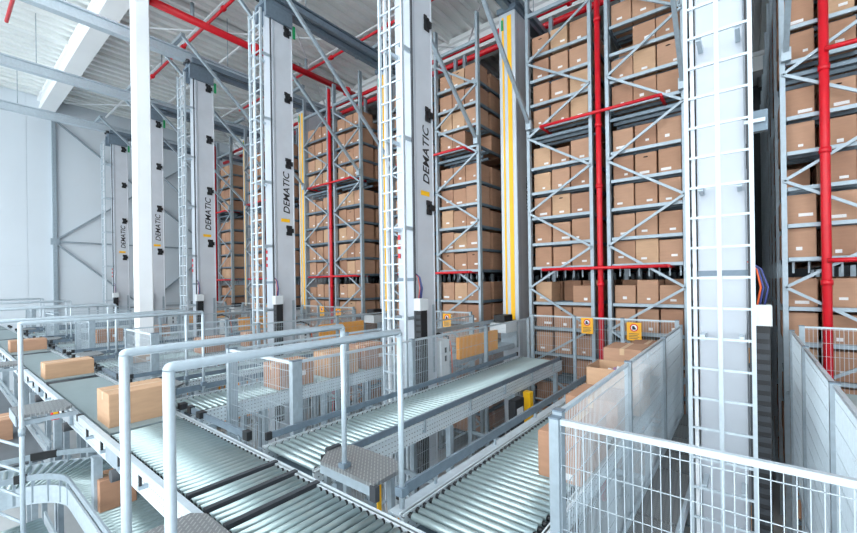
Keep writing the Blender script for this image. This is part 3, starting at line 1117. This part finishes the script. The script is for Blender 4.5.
# ------------------------------------------------------------------ cartons riding on the conveyors
def carton(label, x, y, w, d, h, z=ROLLER_Z, rot=0, ci=0, labels=(), tape='Y', group='cartons on the conveyors'):
    """carton centred on x, y"""
    t = thing('carton', label, 'carton', (x, y, z), group)
    t.rotation_euler = (0, 0, R(rot))
    org = WL[t.name]

    def part(mb, name, m):
        o = bpy.data.objects.new(name, mb.mesh(name, m))
        COL.objects.link(o)
        o.parent = t
        WL[o.name] = org.copy()
        return o
    part(MB().cbox(-w / 2, w / 2, -d / 2, d / 2, 0, h, .006), 'body', CART[ci])
    if tape == 'Y':
        m = MB().box(-.03, .03, -d / 2 + .004, d / 2 - .004, h, h + .0015)
        m.box(-.03, .03, -d / 2 - .0015, -d / 2, h - .09, h)
        m.box(-.03, .03, d / 2, d / 2 + .0015, h - .09, h)
    else:
        m = MB().box(-w / 2 + .004, w / 2 - .004, -.03, .03, h, h + .0015)
        m.box(w / 2, w / 2 + .0015, -.03, .03, h - .09, h)
    part(m, 'packing_tape', M['tape'])
    for face, u, v, lw, lh in labels:
        if face == '+X':
            m = MB().box(w / 2, w / 2 + .002, u - lw / 2, u + lw / 2, v - lh / 2, v + lh / 2)
        else:
            m = MB().box(u - lw / 2, u + lw / 2, -d / 2 - .002, -d / 2, v - lh / 2, v + lh / 2)
        part(m, 'paper_label', M['label'])
    return t


carton('large brown carton on the main conveyor behind the near handrail posts', -5.80, 1.55, .50, .64, .37, ci=2, tape='Y')
carton('long flat brown carton on the grey belt, middle of three', -9.6, 1.55, .42, .66, .26, ci=2, tape='Y')
carton('long flat brown carton farthest along the grey belt, beside the corner post', -14.3, 1.55, .45, .66, .27, ci=0, tape='Y')
carton('small brown carton on the right lane beside the fence corner post', -1.18, 3.42, .34, .70, .36, ci=1, labels=(('-Y', .06, .05, .10, .05),))
carton('brown carton on the right lane, second from the fence corner', -1.29, 4.55, .52, .6, .34, ci=1, labels=())
carton('tall brown carton with closed flaps behind the open one on the right lane', -1.42, 6.45, .50, .62, .58, ci=0, labels=(('+X', .12, .45, .1, .08),))
carton('brown carton at the far end of the right lane under the right sign', -1.33, 7.55, .5, .5, .5, ci=3)
# open carton
t = thing('open_carton', 'open brown carton with wrapped goods inside on the right lane', 'carton', (-1.28, 5.3, ROLLER_Z), 'cartons on the conveyors')
w, d, h = .60, .56, .50
x, y, zb = -1.28, 5.32, ROLLER_Z
b = MB()
b.box(x - w / 2, x + w / 2, y - d / 2, y - d / 2 + .008, zb, zb + h)
b.box(x - w / 2, x + w / 2, y + d / 2 - .008, y + d / 2, zb, zb + h)
b.box(x - w / 2, x - w / 2 + .008, y - d / 2, y + d / 2, zb, zb + h)
b.box(x + w / 2 - .008, x + w / 2, y - d / 2, y + d / 2, zb, zb + h)
b.box(x - w / 2, x + w / 2, y - d / 2, y + d / 2, zb, zb + .01)
b.build('body', CART[2], t)
for i, (gx, gy, r_, mname) in enumerate(((-.08, -.05, .07, 'purple'), (.08, .02, .06, 'label'), (-.02, .12, .07, 'purple'), (.14, -.12, .05, 'label'))):
    o = thing('wrapped_item', ['purple wrapped item at the near left inside the open carton', 'white wrapped item at the middle inside the open carton', 'purple wrapped item at the back inside the open carton', 'white wrapped item at the near right inside the open carton'][i], 'package', (x + gx, y + gy, zb + .3), 'goods in the open carton')
    MB().sweep([(x + gx, y + gy, zb + .012), (x + gx, y + gy, zb + .36), (x + gx + .004, y + gy, zb + .41), (x + gx + .01, y + gy, zb + .43)], r_, 10).build('wrapper', M[mname], o)
    MB().tube((x + gx, y + gy, zb + .435), (x + gx + .01, y + gy, zb + .46), r_ * .4, 8).build('knot', M['label'], o)

# cartons on the lanes of the farther cranes, behind the fences
LC = [(1, 3.52, .60, .37), (1, 4.45, .62, .40), (1, 5.2, .56, .42), (1, 6.4, .55, .40),
      (2, 2.75, .5, .14), (2, 4.2, .62, .34), (2, 5.3, .6, .36), (2, 6.6, .5, .4),
      (3, 3.2, .6, .35), (3, 4.4, .6, .35), (3, 6.2, .6, .4)]
names = ['front', 'second', 'third', 'last']
cnt = {}
for k, y, d, h in LC:
    i = cnt.get(k, 0)
    cnt[k] = i + 1
    carton('%s brown carton on the right lane left of the %s crane fence' % (names[i], ORD[k]), -1.30 - P * k, y, .46, d, h, ci=(i + k) % 4,
           labels=(('+X', .1, h * .5, .1, .07),) if i % 2 == 0 else (), tape='Y')

# ------------------------------------------------------------------ lower conveyors at the left, below the main one
LZ = -2.45
t = thing('curved_conveyor', 'lower curved roller conveyor turning beneath the main conveyor at lower left', 'conveyor', (-6.45, .55, FLOOR))
cx, cy, ri, ro = -6.45, .45, .62, 1.36
rl = MB()
for i in range(19):
    a = math.pi - math.pi / 2 * (i + .5) / 19
    p = (cx + ri * math.cos(a), cy + ri * math.sin(a), LZ - .025)
    q = (cx + ro * math.cos(a), cy + ro * math.sin(a), LZ - .025)
    MB().tube(p, q, .025, 8).build('roller', M['roller'], t)
for i in range(30):
    xx = cx + .05 + i * .075
    MB().tube((xx, cy + ri, LZ - .025), (xx, cy + ro, LZ - .025), .025, 8).build('roller', M['roller'], t)
for r_, nm in ((ri - .03, 'inner_guard'), (ro + .03, 'outer_guard')):
    arc = [(cx + r_ * math.cos(math.pi - math.pi / 2 * i / 16), cy + r_ * math.sin(math.pi - math.pi / 2 * i / 16)) for i in range(17)]
    arc = [(cx - r_, cy - .7)] + arc + [(cx + 2.2, cy + r_)]
    MB().ribbon(arc, LZ + .07, LZ + .14, .02).build(nm, M['galv'], t)
    MB().ribbon(arc, LZ - .22, LZ - .0, .02).build('side_frame', M['zinc'], t)
    for j in range(1, len(arc), 3):
        MB().box(arc[j][0] - .015, arc[j][0] + .015, arc[j][1] - .015, arc[j][1] + .015, LZ - .2, LZ + .07).build('stem', M['galv'], t)
    MB().ribbon([arc[4], arc[5], arc[6]], LZ + .055, LZ + .155, .03).build('rubber_pad', M['black'], t)
for i in range(4):
    a = math.pi - math.pi / 2 * i / 3
    for r_ in (ro,):
        px, py = cx + r_ * math.cos(a), cy + r_ * math.sin(a)
        MB().box(px - .03, px + .03, py - .03, py + .03, FLOOR, LZ - .2).build('leg', M['galv'], t)
carton('brown carton on the lower conveyor beneath the main conveyor frame', -5.66, 1.30, .30, .34, .34, z=LZ, ci=1)

t = thing('belt_conveyor', 'lower dark belt conveyor running in from the far left', 'conveyor', (-10, .7, FLOOR))
MB().box(-15.5, -7.95, .35, 1.05, LZ - .03, LZ).build('belt', M['belt_dark'], t)
for y in (.31, 1.09):
    MB().box(-15.5, -7.95, y - .015, y + .015, LZ - .22, LZ + .03).build('side_frame', M['zinc'], t)
    MB().box(-15.5, -8.0, y - .012, y + .012, LZ + .1, LZ + .18).build('guide_rail', M['galv'], t)
    for i in range(8):
        xx = -15.2 + i
        MB().box(xx - .012, xx + .012, y - .012, y + .012, LZ - .2, LZ + .12).build('stem', M['galv'], t)
for i in range(5):
    for y in (.31, 1.09):
        MB().box(-15 + i * 1.6 - .03, -15 + i * 1.6 + .03, y - .03, y + .03, FLOOR, LZ - .2).build('leg', M['galv'], t)
carton('brown carton on the dark lower belt at the left picture edge', -9.6, .62, .5, .42, .34, z=LZ, ci=0)

# lowest conveyor under the curve
t = thing('lower_roller_conveyor', 'bright lowest roller conveyor seen under the curve at lower left', 'conveyor', (-6, .6, FLOOR))
r2 = roller_mesh(.7, 'Y', 8)
for i in range(34):
    inst(r2, 'roller', (-7.6 + i * .085, .62, -3.15 - ROLL_R), t)
for y in (.26, .98):
    MB().box(-7.7, -4.6, y - .012, y + .012, -3.36, -3.12).build('side_frame', M['zinc'], t)
    for i in range(4):
        MB().box(-7.6 + i * .98 - .03, -7.6 + i * .98 + .03, y - .03, y + .03, FLOOR, -3.3).build('leg', M['galv'], t)

# signal button on the main conveyor frame
t = thing('signal_button', 'small red and yellow switch box on the main conveyor side', 'switch', (-7.4, 1.05, -1.75), None)
MB().cbox(-7.47, -7.39, 1.02, 1.10, -1.80, -1.62, .006).build('housing', M['red'], t)
MB().box(-7.388, -7.38, 1.035, 1.085, -1.73, -1.66).build('yellow_button', M['yellow'], t)

# control box and cable under the second lane
t = thing('control_box', 'black control box with white panel below the left lane frame', 'control box', (-2.86, 5.6, -2.3))
MB().cbox(-2.86, -2.74, 5.45, 5.75, -2.25, -1.8, .01).build('housing', M['black'], t)
MB().box(-2.742, -2.735, 5.50, 5.70, -2.12, -1.93).build('panel', M['grey_box'], t)
MB().sweep([(-2.8, 5.45, -2.1), (-2.8, 5.2, -2.35), (-2.8, 4.95, -2.3), (-2.8, 4.8, -2.05)], .025, 8).build('cable', M['rubber'], t)
o = MB().box(-2.88, -2.76, 6.0, 6.12, FLOOR, -1.8).build('yellow_post', M['yellow'], org=(-2.82, 6.06, FLOOR))
tag(o, 'slim yellow guard post under the left lane behind the control box', 'post')

# light grating walkway inside the nearest crane aisle, left of the mast
t = thing('walkway_grating', 'bright slotted walkway between the fence and the nearest mast', 'walkway', (-.75, 4.5, -2.4))
for i in range(9):
    MB().box(-.91, -.55, 2.56 + i * .62, 3.14 + i * .62, -2.38, -2.34).build('grating_panel', M['checker'], t)
for x_ in (-.92, -.54):
    MB().box(x_ - .015, x_ + .015, 2.54, 8.1, -2.46, -2.32).build('edge_rail', M['zinc'], t)
for i in range(4):
    for x_ in (-.90, -.56):
        MB().box(x_ - .02, x_ + .02, 2.7 + i * 1.7, 2.74 + i * 1.7, FLOOR, -2.4).build('leg', M['galv'], t)
